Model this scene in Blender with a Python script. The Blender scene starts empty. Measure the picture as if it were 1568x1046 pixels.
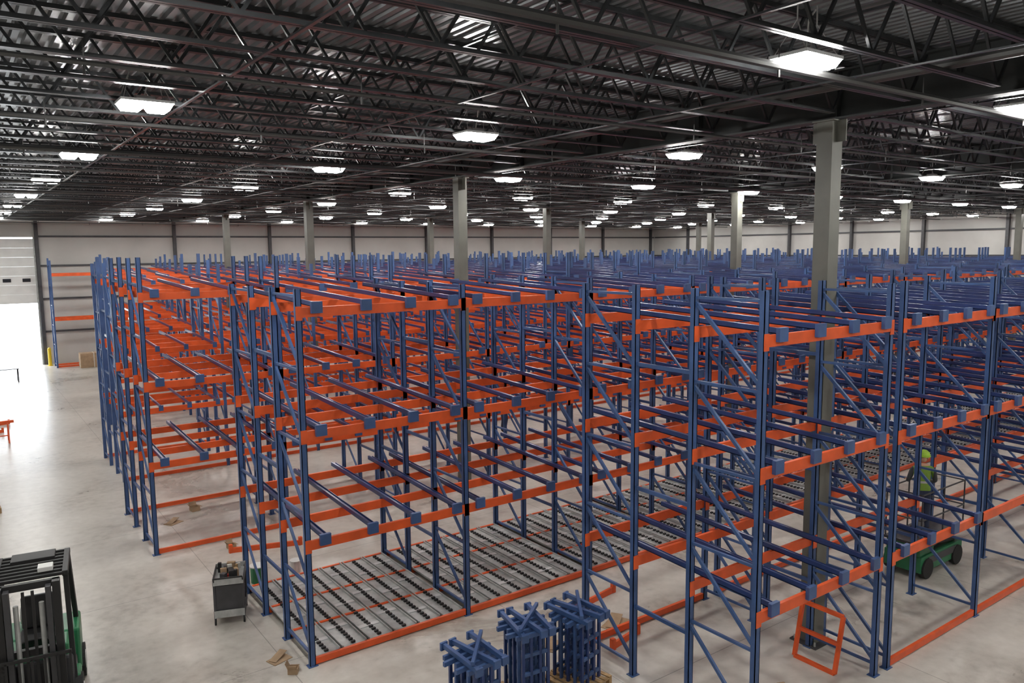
import bpy, math, random
import numpy as np
from mathutils import Vector, Matrix
random.seed(4)
H=7.0
P=dict(f=1193.75,p=.1166,a=.9468,r=-.0097,x0=4.535,w=3.131,yf=12.215,d=1.1865,z1=2.122,z2=3.993,z3=6.032,x2=3.467,y2=19.128,
 xr=8.702,yr=6.377,w0=3.151,g=.39,q1=1.922,q2=3.956,q3=5.768,xc=12.06,yc=7.659,zc=9.07,L=11.577,M=12.336,lx=2.384,ly=5.297,sx=5.4545,sy=6.64)
hl=2.0
def axes(P):
    ca,sa,cp,sp=math.cos(P['a']),math.sin(P['a']),math.cos(P['p']),math.sin(P['p'])
    F=np.array([ca*cp,sa*cp,-sp]);R0=np.array([sa,-ca,0.]);U0=np.array([ca*sp,sa*sp,cp])
    c,s=math.cos(P['r']),math.sin(P['r'])
    return R0*c+U0*s,U0*c-R0*s,F

# ---------------- helpers -----------------
C=bpy.context.scene.collection
MATS={}
def mat(name,col,rough=.5,metal=0.,noise=0.,scale=8.,bump=0.,emit=0.,spec=.5):
    m=bpy.data.materials.new(name); m.use_nodes=True; nt=m.node_tree; b=nt.nodes['Principled BSDF']
    b.inputs['Base Color'].default_value=(*col,1); b.inputs['Roughness'].default_value=rough; b.inputs['Metallic'].default_value=metal
    b.inputs['Specular IOR Level'].default_value=spec
    if noise>0:
        tc=nt.nodes.new('ShaderNodeTexCoord'); n=nt.nodes.new('ShaderNodeTexNoise'); n.inputs['Scale'].default_value=scale; n.inputs['Detail'].default_value=5
        nt.links.new(tc.outputs['Object'],n.inputs['Vector'])
        r=nt.nodes.new('ShaderNodeValToRGB'); r.color_ramp.elements[0].position=.3; r.color_ramp.elements[1].position=.7
        r.color_ramp.elements[0].color=(*[c*(1-noise) for c in col],1); r.color_ramp.elements[1].color=(*[min(1,c*(1+noise)) for c in col],1)
        nt.links.new(n.outputs['Fac'],r.inputs['Fac']); nt.links.new(r.outputs['Color'],b.inputs['Base Color'])
        if bump>0:
            bp=nt.nodes.new('ShaderNodeBump'); bp.inputs['Strength'].default_value=bump; nt.links.new(n.outputs['Fac'],bp.inputs['Height']); nt.links.new(bp.outputs['Normal'],b.inputs['Normal'])
    if emit>0:
        b.inputs['Emission Color'].default_value=(1,.985,.95,1); b.inputs['Emission Strength'].default_value=emit
    MATS[name]=m; return m
mat('rack_blue',(.045,.095,.235),.4,0,.2,3)
mat('rail_blue',(.022,.045,.15),.28,0,.2,3)
mat('rack_orange',(.76,.105,.02),.42,0,.15,3)
mat('galv',(.44,.45,.44),.38,.15,.2,6)
mat('black',(.015,.015,.016),.5)
mat('green',(.02,.17,.07),.35,0,.15,5)
mat('darkgrey',(.05,.05,.055),.45,0,.2,4)
mat('joist',(.04,.043,.046),.3,.3,.25,4)
mat('girder',(.030,.034,.034),.5,0,.2,2)
mat('column',(.135,.135,.115),.42,0,.15,2)
mat('pipe',(.08,.08,.08),.33,.3)
mat('deck',(.20,.21,.22),.3,.4,.3,1)
mat('fixture',(.6,.6,.6),.4,.2)
mat('lens',(1,1,1),.5,0,emit=130)
mat('wood',(.42,.27,.13),.8,0,.25,10)
mat('cardboard',(.38,.26,.16),.85,0,.15,6)
mat('white',(.75,.75,.73),.5,0,.05,2)
mat('yellow',(.8,.55,.02),.5)
mat('skin',(.55,.32,.22),.6)
mat('rubber',(.02,.02,.02),.8)
mat('glass_dark',(.02,.025,.03),.15)
mat('red',(.5,.03,.02),.45)
mat('hivis',(.35,.6,.05),.6)
mat('paper',(.6,.58,.52),.7)
class MB:
    def __init__(s): s.v=[];s.f=[];s.m=[];s.mats=[]
    def mi(s,n):
        if n not in s.mats: s.mats.append(n)
        return s.mats.index(n)
    def hexa(s,c,m):
        b=len(s.v); s.v+=c; k=s.mi(m)
        for q in ((0,3,2,1),(4,5,6,7),(0,1,5,4),(1,2,6,5),(2,3,7,6),(3,0,4,7)): s.f.append(tuple(b+i for i in q)); s.m.append(k)
    def box(s,x0,x1,y0,y1,z0,z1,m):
        s.hexa([(x0,y0,z0),(x1,y0,z0),(x1,y1,z0),(x0,y1,z0),(x0,y0,z1),(x1,y0,z1),(x1,y1,z1),(x0,y1,z1)],m)
    def bar(s,p,q,w,h,m,up=(0,0,1)):
        p=Vector(p);q=Vector(q);d=(q-p).normalized();u=Vector(up)
        if abs(d.dot(u))>.98:u=Vector((0,1,0))
        sd=d.cross(u).normalized();uu=sd.cross(d).normalized();sd=sd*w/2;uu=uu*h/2
        s.hexa([tuple(t) for t in (p-sd-uu,p+sd-uu,q+sd-uu,q-sd-uu,p-sd+uu,p+sd+uu,q+sd+uu,q-sd+uu)],m)
    def cyl(s,p,q,r,n,m,r2=None):
        p=Vector(p);q=Vector(q);d=(q-p).normalized();u=Vector((0,0,1)) if abs(d.z)<.9 else Vector((1,0,0))
        a=d.cross(u).normalized();b2=d.cross(a).normalized();r2=r if r2 is None else r2
        b=len(s.v);k=s.mi(m)
        for c,rr in((p,r),(q,r2)):
            for i in range(n):
                t=2*math.pi*i/n; s.v.append(tuple(c+a*math.cos(t)*rr+b2*math.sin(t)*rr))
        for i in range(n):
            j=(i+1)%n; s.f.append((b+i,b+j,b+n+j,b+n+i)); s.m.append(k)
        s.f.append(tuple(b+i for i in range(n))[::-1]);s.m.append(k)
        s.f.append(tuple(b+n+i for i in range(n)));s.m.append(k)
    def quad(s,a,b_,c,d,m):
        b=len(s.v);s.v+=[a,b_,c,d];s.f.append((b,b+1,b+2,b+3));s.m.append(s.mi(m))
    def mesh(s,name):
        me=bpy.data.meshes.new(name);me.from_pydata(s.v,[],s.f)
        for n in s.mats: me.materials.append(MATS[n])
        me.polygons.foreach_set('material_index',s.m);me.update();return me
    def obj(s,name,loc=(0,0,0),rot=0,bevel=0,parent=None,scale=None):
        o=bpy.data.objects.new(name,s.mesh(name));C.objects.link(o);o.location=loc;o.rotation_euler=(0,0,rot)
        if scale:o.scale=scale
        if bevel:
            b=o.modifiers.new('b','BEVEL');b.width=bevel;b.segments=2;b.limit_method='ANGLE'
        if parent:o.parent=parent
        return o

# ---------------- room -----------------
XL,XR,YB,YW=-9.,60.,-8.,57.9
ZR=9.93
def floor_mat():
    m=bpy.data.materials.new('concrete');m.use_nodes=True;nt=m.node_tree;b=nt.nodes['Principled BSDF'];L=nt.links.new
    tc=nt.nodes.new('ShaderNodeTexCoord')
    n1=nt.nodes.new('ShaderNodeTexNoise');n1.inputs['Scale'].default_value=.3;n1.inputs['Detail'].default_value=9;n1.inputs['Roughness'].default_value=.68;n1.inputs['Distortion'].default_value=.6
    n2=nt.nodes.new('ShaderNodeTexNoise');n2.inputs['Scale'].default_value=5;n2.inputs['Detail'].default_value=6
    L(tc.outputs['Object'],n1.inputs['Vector']);L(tc.outputs['Object'],n2.inputs['Vector'])
    r=nt.nodes.new('ShaderNodeValToRGB');r.color_ramp.elements[0].position=.36;r.color_ramp.elements[1].position=.66
    r.color_ramp.elements[0].color=(.33,.30,.26,1);r.color_ramp.elements[1].color=(.60,.565,.51,1)
    e=r.color_ramp.elements.new(.5);e.color=(.50,.465,.415,1)
    mx=nt.nodes.new('ShaderNodeMath');mx.operation='MULTIPLY_ADD';mx.inputs[1].default_value=.3;L(n2.outputs['Fac'],mx.inputs[0])
    m2=nt.nodes.new('ShaderNodeMath');m2.operation='MULTIPLY';m2.inputs[1].default_value=.74;L(n1.outputs['Fac'],m2.inputs[0]);L(m2.outputs[0],mx.inputs[2])
    L(mx.outputs[0],r.inputs['Fac'])
    br=nt.nodes.new('ShaderNodeTexBrick');br.offset=0;br.inputs['Color1'].default_value=(1,1,1,1);br.inputs['Color2'].default_value=(1,1,1,1);br.inputs['Mortar'].default_value=(.55,.55,.55,1)
    br.inputs['Scale'].default_value=1;br.inputs['Brick Width'].default_value=4.2;br.inputs['Row Height'].default_value=4.2;br.inputs['Mortar Size'].default_value=.008
    L(tc.outputs['Object'],br.inputs['Vector'])
    mu=nt.nodes.new('ShaderNodeMix');mu.data_type='RGBA';mu.blend_type='MULTIPLY';mu.inputs[0].default_value=1
    L(r.outputs['Color'],mu.inputs[6]);L(br.outputs['Color'],mu.inputs[7]);L(mu.outputs[2],b.inputs['Base Color'])
    rr=nt.nodes.new('ShaderNodeMapRange');rr.inputs['To Min'].default_value=.2;rr.inputs['To Max'].default_value=.4;L(n1.outputs['Fac'],rr.inputs['Value']);L(rr.outputs[0],b.inputs['Roughness'])
    MATS['concrete']=m
floor_mat()
def wall_mat():
    m=bpy.data.materials.new('wallpanel');m.use_nodes=True;nt=m.node_tree;b=nt.nodes['Principled BSDF'];L=nt.links.new
    tc=nt.nodes.new('ShaderNodeTexCoord');n=nt.nodes.new('ShaderNodeTexNoise');n.inputs['Scale'].default_value=.6;n.inputs['Detail'].default_value=5
    L(tc.outputs['Object'],n.inputs['Vector'])
    r=nt.nodes.new('ShaderNodeValToRGB');r.color_ramp.elements[0].color=(.42,.41,.39,1);r.color_ramp.elements[1].color=(.62,.61,.58,1);L(n.outputs['Fac'],r.inputs['Fac'])
    L(r.outputs['Color'],b.inputs['Base Color']);b.inputs['Roughness'].default_value=.55
    w=nt.nodes.new('ShaderNodeTexWave');w.inputs['Scale'].default_value=1.2;L(tc.outputs['Object'],w.inputs['Vector'])
    bp=nt.nodes.new('ShaderNodeBump');bp.inputs['Strength'].default_value=.3;L(w.outputs['Fac'],bp.inputs['Height']);L(bp.outputs['Normal'],b.inputs['Normal'])
    MATS['wallpanel']=m
wall_mat()
b=MB();b.box(XL,XR,YB,YW+.3,-.3,0,'concrete');b.obj('floor')
b=MB();b.box(XL-10,30,YW+.3,YW+40,-.35,-.02,'concrete');b.obj('exterior_pavement')
DX0,DX1,DZ=.9,4.5,3.95
b=MB();b.box(XL,DX0,YW,YW+.3,0,ZR+.2,'wallpanel');b.box(DX1,XR,YW,YW+.3,0,ZR+.2,'wallpanel');b.box(DX0,DX1,YW,YW+.3,8.1,ZR+.2,'wallpanel');b.obj('wall_far')
b=MB();b.box(XR,XR+.3,YB,YW+.3,0,ZR+.2,'wallpanel');b.obj('wall_right')
b=MB();b.box(XL-.3,XL,YB,YW+.3,0,ZR+.2,'wallpanel');b.obj('wall_left')
b=MB();b.box(XL-.3,XR+.3,YB-.3,YB,0,ZR+.2,'wallpanel');b.obj('wall_back')
b=MB()
for z in (2.1,4.2,6.3,8.15): b.box(DX1+.25,XR-.02,YW-.12,YW,z-.06,z+.06,'darkgrey'); b.box(XL+.02,DX0-.1,YW-.12,YW,z-.06,z+.06,'darkgrey')
xx=12.9
while xx<XR:
    b.box(xx-.1,xx+.1,YW-.25,YW,0,ZR-.1,'darkgrey')
    xx+=6.65
b.box(DX1+.1,DX1+.3,YW-.25,YW,0,ZR-.1,'darkgrey')
b.obj('trim_far_girts')
b=MB()
for z in (2.1,4.2,6.3,8.15): b.box(XR-.12,XR,YB+.02,YW-.3,z-.06,z+.06,'darkgrey')
yy=1.
while yy<YW-1: b.box(XR-.25,XR,yy-.1,yy+.1,0,ZR-.1,'darkgrey');yy+=P['L']/2
b.obj('trim_right_girts')
b=MB()
for i in range(7): b.box(DX0,DX1,YW-.04,YW-.002,DZ+i*.58,DZ+i*.58+.578,'white')
for xc_ in (2.95,4.0): b.box(xc_-.22,xc_+.22,YW-.07,YW-.04,5.3,5.52,'glass_dark')
b.box(DX0-.08,DX0,YW-.08,YW-.002,0,8.1,'galv');b.box(DX1,DX1+.08,YW-.08,YW-.002,0,8.1,'galv')
b.obj('door_1')
for xc_ in (DX0-.4,DX1+.35):
    b=MB();b.cyl((0,0,0),(0,0,1.1),.1,16,'yellow');b.cyl((0,0,1.1),(0,0,1.16),.1,16,'yellow',.04);b.cyl((0,0,0),(0,0,.03),.16,16,'yellow');b.obj('bollard',(xc_,YW-1.0,0))
b=MB();prof=[(0,.05),(.05,.05),(.07,0),(.15,0),(.17,.05)]
xx=XL
while xx<XR:
    for (a,za),(c,zc_) in zip(prof[:-1],prof[1:]): b.quad((xx+a,YB,ZR+za),(xx+c,YB,ZR+zc_),(xx+c,YW+.3,ZR+zc_),(xx+a,YW+.3,ZR+za),'deck')
    xx+=.17
b.box(XL,XR,YB,YW+.3,ZR+.1,ZR+.3,'deck')
b.obj('ceiling')
gxs=[];xx=P['xc']-P['M']
while xx<XR-2: gxs.append(xx);xx+=P['M']
ZG=P['zc']; GT=ZR-.08
for gx in gxs:
    b=MB();b.box(gx-.14,gx+.14,YB+.02,YW-.3,ZG,ZG+.03,'girder');b.box(gx-.14,gx+.14,YB+.02,YW-.3,GT-.03,GT,'girder');b.box(gx-.012,gx+.012,YB+.02,YW-.3,ZG,GT,'girder')
    yy=YB+1
    while yy<YW-1: b.box(gx-.13,gx+.13,yy-.008,yy+.008,ZG+.03,GT-.03,'girder');yy+=P['L']/4
    b.obj('roof_girder')
b=MB();s=.145;b.box(-s,s,-s,s,0,ZG-.02,'column');b.box(-.26,.26,-.26,.26,0,.03,'darkgrey');b.box(-.2,.2,-.2,.2,ZG-.02,ZG,'column')
for sx_ in(-.2,.2):
    for sy_ in(-.2,.2): b.cyl((sx_,sy_,.03),(sx_,sy_,.1),.018,8,'galv')
b.box(-.012,.012,-.3,-.14,ZG-.35,ZG,'column');b.box(-.012,.012,.14,.3,ZG-.35,ZG,'column')
cm=b.mesh('steel_column')
for gx in gxs:
    for j in range(-1,4):
        y=P['yc']+j*P['L']
        o=bpy.data.objects.new('steel_column',cm);C.objects.link(o);o.location=(gx,y,0)
b=MB();JT=ZR-.01;JB=ZG+.03
yy=YB+.9;js=1.2
edges=[XL+.02]+gxs+[XR-.02]
while yy<YW-.3:
    for xa,xb in zip(edges[:-1],edges[1:]):
        n=max(1,round((xb-xa)/1.0));st=(xb-xa)/n
        b.box(xa,xb,yy-.055,yy-.008,JT-.055,JT,'joist');b.box(xa,xb,yy+.008,yy+.055,JT-.055,JT,'joist')
        b.box(xa+st*.5,xb-st*.5,yy-.05,yy-.008,JB,JB+.045,'joist');b.box(xa+st*.5,xb-st*.5,yy+.008,yy+.05,JB,JB+.045,'joist')
        for i in range(n):
            x0_=xa+i*st
            b.bar((x0_,yy,JT-.03),(x0_+st/2,yy,JB+.02),.034,.034,'joist');b.bar((x0_+st/2,yy,JB+.02),(x0_+st,yy,JT-.03),.034,.034,'joist')
    yy+=js
b.obj('roof_joists')
b=MB();xx=XL+2.3
while xx<XR:
    b.box(xx-.02,xx+.02,YB+.02,YW-.3,JB-.02,JB,'joist');b.box(xx-.02,xx+.02,YB+.02,YW-.3,JT-.09,JT-.06,'joist');xx+=3.2
b.obj('joist_bridging')
b=MB();yy=YB+1.7;i=0
while yy<YW-1:
    b.cyl((XL+.1,yy,JB-.14),(XR-.1,yy,JB-.14),.045 if i%3==0 else .028,8,'pipe')
    xx=XL+1
    while xx<XR: b.cyl((xx,yy,JB-.14),(xx,yy,JB-.26),.015,6,'pipe');b.bar((xx,yy,JB-.14),(xx,yy,JB+.1),.01,.01,'pipe');xx+=3.1
    yy+=3.9;i+=1
b.cyl((P['xc']-1.9,YB+.1,JB+.12),(P['xc']-1.9,YW-.3,JB+.12),.07,10,'pipe')
for xo in (-.8,-1.1,-1.5): b.cyl((xo,YB+.1,JB-.0),(xo,YW-.3,JB-.0),.06,10,'pipe')
b.obj('ceiling_pipes')
# lights
b=MB()
b.box(-.34,.34,-.24,.24,.05,.085,'fixture');b.box(-.12,.12,-.1,.1,.085,.15,'fixture')
for sx_ in(-1,1):
    a0,a1=sorted((sx_*.012,sx_*.33))
    c8=[(a0,-.23,.05),(a1,-.23,.05),(a1,.23,.05),(a0,.23,.05)]
    b.hexa([(a0+.05,-.18,-.04),(a1-.05,-.18,-.04),(a1-.05,.18,-.04),(a0+.05,.18,-.04)]+c8,'lens')
top=JB+.55-(7+hl)
for sx_ in(-1,1):
    b.bar((sx_*.3,-.2,.08),(sx_*.18,0,.45),.01,.01,'fixture');b.bar((sx_*.3,.2,.08),(sx_*.18,0,.45),.01,.01,'fixture');b.bar((sx_*.18,0,.45),(sx_*.18,0,top),.012,.012,'fixture')
b.bar((0,0,.15),(.1,.05,.5),.015,.015,'white');b.bar((.1,.05,.5),(.3,.1,top),.015,.015,'white')
lm=b.mesh('high_bay_light')
for i in range(-1,11):
    for j in range(-1,8):
        x_=P['lx']+i*P['sx'];y_=P['ly']+j*P['sy']
        if XL+1<x_<XR-1 and YB+1<y_<YW-1:
            o=bpy.data.objects.new('high_bay_light',lm);C.objects.link(o);o.location=(x_,y_,7+hl)

# ---------------- racks -----------------
def rack(name,bays,y0,d,levels,hp,near=1,flow=False,skip=(),npost=4,rails=(.07,.36,.64,.93),nofloor=()):
    b=MB();pw,pd=.05,.042;ks=range(npost);ys=[y0+k*d for k in ks]
    lines=sorted({round(t,3) for ab in bays for t in ab})
    for x in lines:
        for k,y in enumerate(ys):
            h=hp+(random.uniform(-.02,.02) if near else random.uniform(-.3,.15))
            if near:
                b.box(x-pw,x+pw,y-pd,y-pd+.012,0,h,'rack_blue')
                b.box(x-pw,x-pw+.012,y-pd,y+pd,0,h,'rack_blue');b.box(x+pw-.012,x+pw,y-pd,y+pd,0,h,'rack_blue')
                b.box(x-.085,x+.085,y-.07,y+.07,0,.012,'rack_blue')
            else: b.box(x-pw,x+pw,y-pd,y+pd,0,h,'rack_blue')
        for k in range(0,npost-1,2):
            ya,yb=ys[k],ys[k+1];z=.2;zz=[]
            while z<hp-.1: zz.append(z);z+=1.22
            for i,z in enumerate(zz):
                b.box(x-.02,x+.02,ya,yb,z-.02,z+.02,'rack_blue')
                if i+1<len(zz):
                    b.bar((x,ya,z+.05),(x,yb,zz[i+1]-.05),.04,.05,'rack_blue')
        if npost==4:
            for z in (1.2,3.2,5.2): b.box(x-.02,x+.02,ys[1],ys[2],z-.03,z+.03,'rack_blue')
    for bi,(xa,xb) in enumerate(bays):
        a,c=xa+pw,xb-pw
        for li,z in enumerate(levels):
            sk=(bi,li) in skip
            for k,y in enumerate(ys):
                if sk and k>0: continue
                yo=-.02 if k%2==0 else .02
                zz=z+.02*k
                b.box(a,c,y+yo-.028,y+yo+.028,zz-.08,zz+.08,'rack_orange')
                if near:
                    b.box(a-.1,a+.006,y-pd-.008,y-pd,zz-.13,zz+.1,'rack_orange');b.box(c-.006,c+.1,y-pd-.008,y-pd,zz-.13,zz+.1,'rack_orange')
            if sk: continue
            if rails:
              for t in rails:
                x=a+(c-a)*t; ya,yb=ys[0]-.1,ys[-1]+.1
                r0=z+.12;r1=z+.12+.02*npost+.06
                b.bar((x,ya,r0),(x,yb,r1),.04,.08,'rail_blue')
                if near:
                    b.bar((x+.035,ya,r0-.035),(x+.035,yb,r1-.035),.11,.012,'rail_blue')
                    b.bar((x+.085,ya,r0-.01),(x+.085,yb,r1-.01),.012,.06,'rail_blue')
                    b.box(x-.07,x+.12,ya-.01,ya+.05,z-.02,z+.17,'rack_blue')
                else: b.box(x-.05,x+.08,ya-.01,ya+.02,z-.02,z+.15,'rack_blue')
        for k in (0,npost-1) if not flow else ks:
            if bi in nofloor and k==0: continue
            y=ys[k]; b.box(a,c,y-.03,y+.03,.02,.13,'rack_orange')
        if flow:
            n=6;st=(c-a)/n
            for i in range(n):
                x=a+st*(i+.5)
                b.box(x-st*.46,x+st*.46,ys[0]+.05,ys[-1],.10,.112,'galv')
                b.box(x-st*.46,x-st*.46+.02,ys[0]+.05,ys[-1],.10,.15,'galv');b.box(x+st*.46-.02,x+st*.46,ys[0]+.05,ys[-1],.10,.15,'galv')
                yy=ys[0]+.1
                while yy<ys[-1]-.05:
                    b.box(x-.035,x+.035,yy,yy+.05,.112,.15,'black');yy+=.11
                for kk in range(3):
                    yq=ys[0]+.5+1.1*kk+(i%2)*.3; b.box(x-st*.4,x+st*.4,yq,yq+.10,.112,.13,'fixture')
    return b.obj(name)
def bays(x0,w,xend):
    o=[];x=x0
    while x+w<xend: o.append((x,x+w));x+=w
    return o
Z=[P['z1'],P['z2'],P['z3']];Q=[P['q1'],P['q2'],P['q3']]
d=P['d']
xa=P['xr']+P['w0'];xb=xa+P['g']
XE=57.5
rack('pallet_rack',[(P['xr'],xa)]+bays(xb,P['w'],XE),P['yr'],d,Q,6.45,1,False,skip=((2,0),),nofloor=(0,))
rack('pallet_rack',bays(P['x0'],P['w'],XE),P['yf'],d,Z,6.4,1,True)
rack('pallet_rack',bays(P['x2'],P['w'],XE),P['y2'],d,Z,6.9,1,False)
per=P['y2']-P['yf'];y=P['y2']+per
for xs in (3.95,5.0,6.0,7.0):
    rack('pallet_rack',bays(xs,P['w'],XE),y,d,Z,6.85,0,False); y+=per
rack('pallet_rack',bays(5.1,P['w'],XE),55.4,1.1,[3.0,5.75],6.8,0,False,npost=2,rails=None)

# ---------------- forklift -----------------
def forklift(loc,rot):
    e=bpy.data.objects.new('forklift',None);C.objects.link(e);e.location=loc;e.rotation_euler=(0,0,rot)
    b=MB();b.box(-.5,.5,-.55,.6,.18,.58,'darkgrey');b.box(-.56,.56,.45,1.2,.3,1.0,'green');b.box(-.5,.5,1.2,1.32,.4,.92,'green');b.box(-.42,.42,.0,.62,.58,.98,'green')
    b.box(-.58,-.3,-.5,-.1,.55,.68,'green');b.box(.3,.58,-.5,-.1,.55,.68,'green');b.box(-.5,.5,-.58,-.5,.5,1.05,'darkgrey')
    b.obj('body',bevel=.04,parent=e)
    b=MB();b.box(-.25,.25,.1,.6,.98,1.1,'black');b.bar((0,.58,1.1),(0,.68,1.6),.46,.1,'black');b.obj('seat',bevel=.03,parent=e)
    b=MB()
    for sx in(-1,1):
        for y,r in((-.45,.33),(.85,.27)):
            b.cyl((sx*.38,y,r),(sx*.6,y,r),r,24,'rubber');b.cyl((sx*.6,y,r),(sx*.61,y,r),r*.55,16,'white')
    b.obj('wheels',parent=e)
    b=MB()
    for sx in(-1,1):
        b.bar((sx*.5,-.5,.6),(sx*.46,-.2,2.2),.07,.07,'black');b.bar((sx*.5,.95,.95),(sx*.46,.65,2.2),.07,.07,'black');b.bar((sx*.46,-.3,2.22),(sx*.46,.75,2.22),.08,.08,'black')
    for i in range(8):
        y=-.28+i*.145;b.box(-.46,.46,y-.025,y+.025,2.2,2.25,'black')
    b.box(-.3,.3,.4,.75,2.22,2.28,'black');b.box(.1,.3,-.2,0,2.26,2.33,'white')
    b.cyl((0,-.42,1.0),(0,-.25,1.2),.02,8,'black');b.cyl((0,-.25,1.2),(0,-.235,1.22),.19,20,'black')
    b.obj('overhead_guard',bevel=.01,parent=e)
    b=MB()
    for sx in(-1,1):
        b.box(sx*.36-.05,sx*.36+.05,-.78,-.62,.08,2.3,'black');b.box(sx*.26-.035,sx*.26+.035,-.82,-.68,.1,2.25,'darkgrey')
        b.cyl((sx*.16,-.7,.2),(sx*.16,-.7,2.0),.035,10,'galv');b.box(sx*.06-.02,sx*.06+.02,-.74,-.72,.4,2.2,'black')
        b.box(sx*.28-.06,sx*.28+.06,-.93,-.89,.05,.6,'black');b.box(sx*.28-.06,sx*.28+.06,-1.95,-.89,.05,.09,'black')
    for z in(.3,1.2,2.2):b.box(-.4,.4,-.68,-.6,z,z+.1,'black')
    for z in(.25,.55):b.box(-.5,.5,-.89,-.83,z,z+.1,'black')
    for i in range(7):
        x=-.48+i*.16;b.box(x-.015,x+.015,-.88,-.85,.6,1.25,'black')
    b.box(-.5,.5,-.88,-.85,1.22,1.27,'black')
    b.obj('mast',parent=e)
    b=MB();b.cyl((-.28,1.0,1.17),(.28,1.0,1.17),.15,16,'fixture');b.obj('gas_cylinder',bevel=.03,parent=e)
forklift((.68,13.5,0),math.radians(-8))

def cart(loc,rot):
    b=MB()
    for z in(.18,.85):
        b.box(-.35,.35,-.5,.5,z,z+.02,'galv')
        for s_ in(-1,1):b.box(s_*.35-.01,s_*.35+.01,-.5,.5,z-.03,z+.12,'darkgrey');b.box(-.35,.35,s_*.5-.01,s_*.5+.01,z-.03,z+.12,'galv')
    b.box(-.33,.33,-.47,.1,.2,.8,'darkgrey')
    for a in(-.33,.33):
        for c in(-.48,.48):b.box(a-.025,a+.025,c-.025,c+.025,.12,.9,'darkgrey');b.cyl((a-.02,c,.07),(a+.02,c,.07),.07,12,'rubber')
    b.bar((-.33,-.5,.9),(-.33,-.62,1.0),.025,.025,'black');b.bar((.33,-.5,.9),(.33,-.62,1.0),.025,.025,'black');b.bar((-.33,-.62,1.0),(.33,-.62,1.0),.03,.03,'black')
    rs=random.Random(3);cols=['cardboard','black','wood','paper','darkgrey','wood','black','red']
    for i in range(22):
        x,y=rs.uniform(-.25,.22),rs.uniform(-.4,.36);w,l,h=rs.uniform(.05,.14),rs.uniform(.06,.2),rs.uniform(.05,.2);t=rs.uniform(0,3)
        z=.87 if i<18 else .2
        b.bar((x-l/2*math.cos(t),y-l/2*math.sin(t),z+h/2),(x+l/2*math.cos(t),y+l/2*math.sin(t),z+h/2),w,h,cols[i%8])
    b.obj('tool_cart',loc,rot,bevel=.004,scale=(.78,.75,.95))
cart((3.98,14.95,0),-.35)
def pallet(loc,rot,name='wood_pallet'):
    b=MB()
    for i in range(7):x=-.5+i*1/6;b.box(x-.05,x+.05,-.6,.6,.12,.14,'wood')
    for y in(-.55,0,.55):
        b.box(-.55,.55,y-.05,y+.05,.1,.12,'wood');
        for x in(-.5,0,.5):b.box(x-.05,x+.05,y-.05,y+.05,.02,.1,'wood')
        b.box(-.55,.55,y-.05,y+.05,0,.02,'wood')
    return b.obj(name,loc,rot,scale=(.7,.7,1))
def stack(loc,rot,h=1.16):
    x,y,_=loc
    pallet((x,y,0),rot)
    b=MB()
    for i in range(5):
        yy=-.28+i*.14
        for sx in(-.22,-.08,.08,.22):b.box(sx-.025,sx+.025,yy-.02,yy+.02,.141,h,'rack_blue' if i%2 else 'rail_blue')
        for z in(.25,.55,.85):b.box(-.22,.22,yy-.02,yy+.02,z,z+.06,'rack_blue')
        ex=.1 if i%2 else 0
        b.bar((-.34-ex,yy,h+.03),(.36+ex*.5,yy,h+.03),.05,.07,'rack_blue')
    for k,(sx,t) in enumerate(((-.24,.04),(.0,-.04),(.24,.05))):
        b.bar((sx-t,-.46,h+.11+.005*k),(sx+t,.46,h+.11+.005*k),.06,.07,'rack_blue')
        b.box(sx-t-.06,sx-t+.06,-.48,-.44,h+.04,h+.16,'rack_blue')
        b.box(sx+t-.06,sx+t+.06,.44,.48,h+.04,h+.16,'rack_blue')
    b.bar((-.3,-.34,h+.18),(.36,.28,h+.2),.05,.06,'rack_blue')
    b.obj('stacked_rack_carts',loc,rot,bevel=.004)
stack((5.72,8.95,0),.1);stack((6.88,9.25,0),-.12);stack((7.78,9.1,0),.2)
stack((.3,25.3,0),.05,1.7)
b=MB();yA,yB_=6.75,7.5
for (p,q) in (((11.33,yA,.03),(11.33,yB_,.03)),((11.53,yA,.95),(11.53,yB_,.95)),((11.43,yA,.5),(11.43,yB_,.5))): b.bar(p,q,.06,.06,'rack_orange')
for y in(yA,yB_):b.bar((11.33,y,.03),(11.53,y,.95),.06,.06,'rack_orange')
b.obj('steel_frame')
def loose(p,q):
    b=MB();b.bar((p[0],p[1],.06),(q[0],q[1],.06),.05,.12,'rack_orange')
    for t in(p,q):b.box(t[0]-.04,t[0]+.04,t[1]-.04,t[1]+.04,0,.2,'rack_orange')
    b.obj('loose_beam')
loose((9.0,9.55),(9.75,9.7));loose((9.1,11.0),(10.6,11.25))
loose((4.9,18.2),(6.4,17.7));loose((-.1,36),(1.3,36.5));loose((.2,37.8),(1.6,38.2))
def cbox(loc,rot,s=.4,flat=False):
    b=MB();h=s*.6 if not flat else .03
    if flat:b.box(-s,s,-s*.7,s*.7,0,.012,'cardboard');b.bar((-s*.8,0,.02),(s*.9,.1,.08),s*.8,.01,'cardboard')
    else:
        b.box(-s/2,s/2,-s/2,s/2,0,.01,'cardboard')
        for q in(-1,1):b.box(q*s/2-.006,q*s/2+.006,-s/2,s/2,0,h,'cardboard');b.box(-s/2,s/2,q*s/2-.006,q*s/2+.006,0,h,'cardboard')
        b.bar((-s/2,0,h),(-s*.8,0,h+.08),s,.008,'cardboard');b.bar((s/2,0,h),(s*.85,0,h-.02),s,.008,'cardboard');b.bar((0,s/2,h),(0,s*.8,h+.1),s,.008,'cardboard')
    b.obj('cardboard_box',loc,rot)
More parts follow.
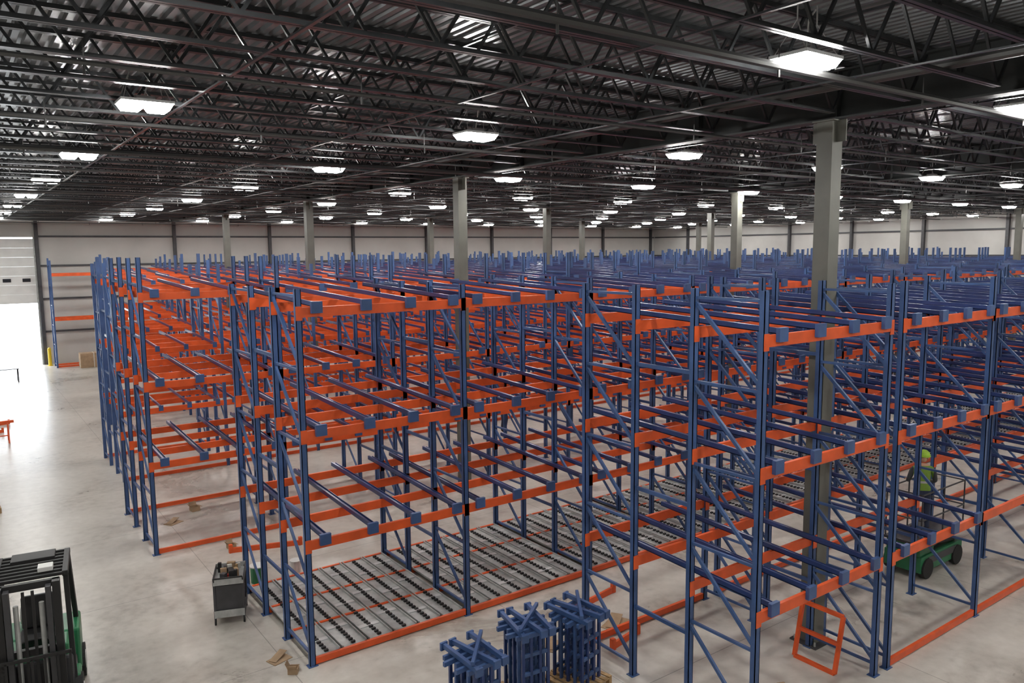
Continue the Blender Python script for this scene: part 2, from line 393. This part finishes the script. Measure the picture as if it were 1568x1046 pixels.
for (x,y,r_,s_,f) in [(4.15,12.75,.3,.18,1),(4.2,12.2,1.,.15,0),(9.7,10.2,.4,.28,1),(10.3,6.9,.8,.16,1),(5.0,18.5,.2,.16,0),(4.3,21.2,.5,.2,1),(8.2,10.3,.6,.22,1),(5.0,21.9,.2,.2,0)]:
    cbox((x,y,0),r_,s_,bool(f))
b=MB();b.box(-.75,.75,-.4,.4,.0,.9,'cardboard');b.box(-.03,.03,-.41,.41,.0,.905,'paper');b.obj('cardboard_carton',(7.0,54.7,0.0),0,bevel=.02)
b=MB();b.cyl((0,0,0),(0,0,.3),.1,18,'white',.12);b.cyl((0,0,.3),(0,0,.32),.13,18,'white');b.obj('paint_bucket',(5.7,16.1,.0))
b=MB();b.cyl((0,0,0),(0,0,.35),.15,18,'green',.16);b.cyl((0,0,.35),(0,0,.37),.17,18,'white');b.obj('paint_bucket',(4.9,16.2,.0))
b=MB();b.box(-.8,.8,-.4,.4,.72,.76,'darkgrey')
for a in(-.75,.75):
    for c in(-.35,.35):b.box(a-.025,a+.025,c-.025,c+.025,0,.72,'darkgrey')
b.obj('work_table',(2.0,51,0))
b=MB()
for x in(-.6,.6):
    for y in(-.3,.3):b.bar((x,y,0),(x,y*.2,.75),.05,.05,'rack_orange')
b.box(-.8,.8,-.05,.05,.72,.82,'rack_orange');b.bar((-.6,-.25,.3),(.6,-.25,.3),.04,.04,'rack_orange');b.obj('sawhorse',(.8,34.5,0))

PL=.8
def lift(loc,rot):
    b=MB();b.box(-.4,.4,-.9,.9,.15,.5,'green');b.box(-.42,.42,-.6,.6,.3,.45,'darkgrey');b.box(-.36,.36,.3,.9,.5,.73,'green')
    for a in(-.38,.38):
        for c in(-.65,.65):b.cyl((a-.06,c,.22),(a+.06,c,.22),.22,18,'rubber')
    for a in(-.28,.28):
        b.bar((a,-.75,.52),(a,.75,.73),.05,.08,'darkgrey');b.bar((a,.75,.52),(a,-.75,.73),.05,.08,'darkgrey')
    b.box(-.4,.4,-.95,.95,PL-.06,PL,'darkgrey')
    for a in(-.38,.38):
        for c in(-.92,0,.92):b.box(a-.015,a+.015,c-.015,c+.015,PL,PL+1.05,'darkgrey')
        for z in(.5,1.05):b.box(a-.015,a+.015,-.92,.92,PL+z-.015,PL+z+.015,'darkgrey')
    for c in(-.92,.92):
        for z in(.5,1.05):b.box(-.38,.38,c-.015,c+.015,PL+z-.015,PL+z+.015,'darkgrey')
    b.obj('scissor_lift',loc,rot,bevel=.01)
LX,LY=17.0,8.15
lift((LX,LY,0),math.pi/2)

def body_mat():
    m=bpy.data.materials.new('worker_clothes');m.use_nodes=True;nt=m.node_tree;b=nt.nodes['Principled BSDF'];L=nt.links.new
    tc=nt.nodes.new('ShaderNodeTexCoord');sp=nt.nodes.new('ShaderNodeSeparateXYZ');L(tc.outputs['Object'],sp.inputs[0])
    dv=nt.nodes.new('ShaderNodeMath');dv.operation='DIVIDE';dv.inputs[1].default_value=1.8;L(sp.outputs['Z'],dv.inputs[0])
    r=nt.nodes.new('ShaderNodeValToRGB');cr=r.color_ramp;cr.interpolation='CONSTANT'
    cr.elements[0].position=0;cr.elements[0].color=(.03,.02,.015,1);cr.elements[1].position=.07;cr.elements[1].color=(.03,.04,.08,1)
    for p,c in((.53,(.2,.34,.05)),(.62,(.5,.5,.48)),(.645,(.2,.34,.05)),(.83,(.55,.32,.22))):
        e=cr.elements.new(p);e.color=(*c,1)
    L(dv.outputs[0],r.inputs['Fac'])
    ab=nt.nodes.new('ShaderNodeMath');ab.operation='ABSOLUTE';L(sp.outputs['X'],ab.inputs[0])
    gt=nt.nodes.new('ShaderNodeMath');gt.operation='GREATER_THAN';gt.inputs[1].default_value=.2;L(ab.outputs[0],gt.inputs[0])
    mx=nt.nodes.new('ShaderNodeMix');mx.data_type='RGBA';L(gt.outputs[0],mx.inputs[0]);L(r.outputs['Color'],mx.inputs[6]);mx.inputs[7].default_value=(.05,.055,.06,1);L(mx.outputs[2],b.inputs['Base Color'])
    b.inputs['Roughness'].default_value=.8;MATS['clothes']=m
body_mat()
def skinned(name,vs,es,rs,m,parent,sub=2):
    me=bpy.data.meshes.new(name);me.from_pydata(vs,es,[]);me.materials.append(MATS[m]);o=bpy.data.objects.new(name,me);C.objects.link(o);o.parent=parent
    o.modifiers.new('s','SKIN');sv=me.skin_vertices[0].data
    for i,r in enumerate(rs):sv[i].radius=(r if isinstance(r,tuple) else (r,r))
    sv[0].use_root=True
    s=o.modifiers.new('ss','SUBSURF');s.levels=sub;s.render_levels=sub
def person(loc,rot):
    e=bpy.data.objects.new('construction_worker',None);C.objects.link(e);e.location=loc;e.rotation_euler=(0,0,rot)
    vs=[(0,0,.95),(0,0,1.12),(0,0,1.32),(0,0,1.45),(0,-.01,1.55)];es=[(0,1),(1,2),(2,3),(3,4)];rs=[(.16,.12),(.15,.11),(.18,.12),(.1,.08),(.055,.055)]
    for s in(-1,1):
        n=len(vs);vs+=[(s*.1,0,.86),(s*.12,-.04,.5),(s*.13,.02,.12),(s*.14,-.15,.045)];es+=[(0,n),(n,n+1),(n+1,n+2),(n+2,n+3)];rs+=[.095,.07,.05,.045]
        n=len(vs);vs+=[(s*.2,0,1.41),(s*.27,-.05,1.14),(s*.22,-.3,1.08)];es+=[(3,n),(n,n+1),(n+1,n+2)];rs+=[.07,.05,.035]
        hx,hy,hz=s*.22,-.3,1.08
        hv=[(hx,hy,hz),(hx-s*.01,hy-.05,hz),(hx-s*.01,hy-.09,hz)];he=[(0,1),(1,2)];hr=[.025,(.038,.018),(.038,.018)]
        for q,(off,l) in enumerate(((-.03,.065),(-.01,.075),(.01,.07),(.03,.055))):
            m_=len(hv);hv+=[(hx+off,hy-.1-l*.45,hz-.005),(hx+off,hy-.1-l*.8,hz-.035)];he+=[(2,m_),(m_,m_+1)];hr+=[.009,.008]
        m_=len(hv);hv+=[(hx-s*.045,hy-.06,hz-.005),(hx-s*.055,hy-.1,hz-.02)];he+=[(1,m_),(m_,m_+1)];hr+=[.011,.009]
        skinned('hand',hv,he,hr,'skin',e,1)
    skinned('body',vs,es,rs,'clothes',e)
    hv=[(0,0,1.56),(0,-.01,1.64),(0,-.01,1.72)];skinned('head',hv,[(0,1),(1,2)],[(.06,.075),(.078,.098),(.07,.085)],'skin',e)
    b=MB();b.cyl((0,-.105,1.66),(0,-.135,1.635),.012,8,'skin',.018)
    for s in(-1,1):b.cyl((s*.032,-.088,1.675),(s*.032,-.1,1.675),.012,8,'black');b.cyl((s*.075,0,1.66),(s*.095,.01,1.66),.03,8,'skin')
    b.cyl((-.0,-.09,1.603),(0,-.102,1.603),.022,8,'red')
    b.obj('face',parent=e)
    b=MB()
    zz=[(1.70,.125),(1.74,.125),(1.79,.105),(1.83,.06),(1.845,.015)]
    for (za,ra),(zb,rb) in zip(zz[:-1],zz[1:]):b.cyl((0,0,za),(0,0,zb),ra,20,'hivis',rb)
    b.cyl((0,-.03,1.695),(0,-.03,1.705),.15,20,'hivis')
    b.obj('hard_hat',parent=e)
person((LX-.2,LY,PL),2.3)
person((17.0,24.2,0),.4)

w=bpy.data.worlds.new('World');bpy.context.scene.world=w;w.use_nodes=True;w.node_tree.nodes['Background'].inputs[0].default_value=(.86,.93,1,1);w.node_tree.nodes['Background'].inputs[1].default_value=13
R,U,F=axes(P)
cd=bpy.data.cameras.new('camera');co=bpy.data.objects.new('camera',cd);C.objects.link(co)
M4=Matrix(((R[0],U[0],-F[0],0),(R[1],U[1],-F[1],0),(R[2],U[2],-F[2],H),(0,0,0,1)));co.matrix_world=M4
cd.sensor_width=36;cd.lens=36*P['f']/1568;cd.clip_end=500
bpy.context.scene.camera=co
try: bpy.context.scene.view_settings.view_transform='Standard'
except Exception as e_: print(e_)
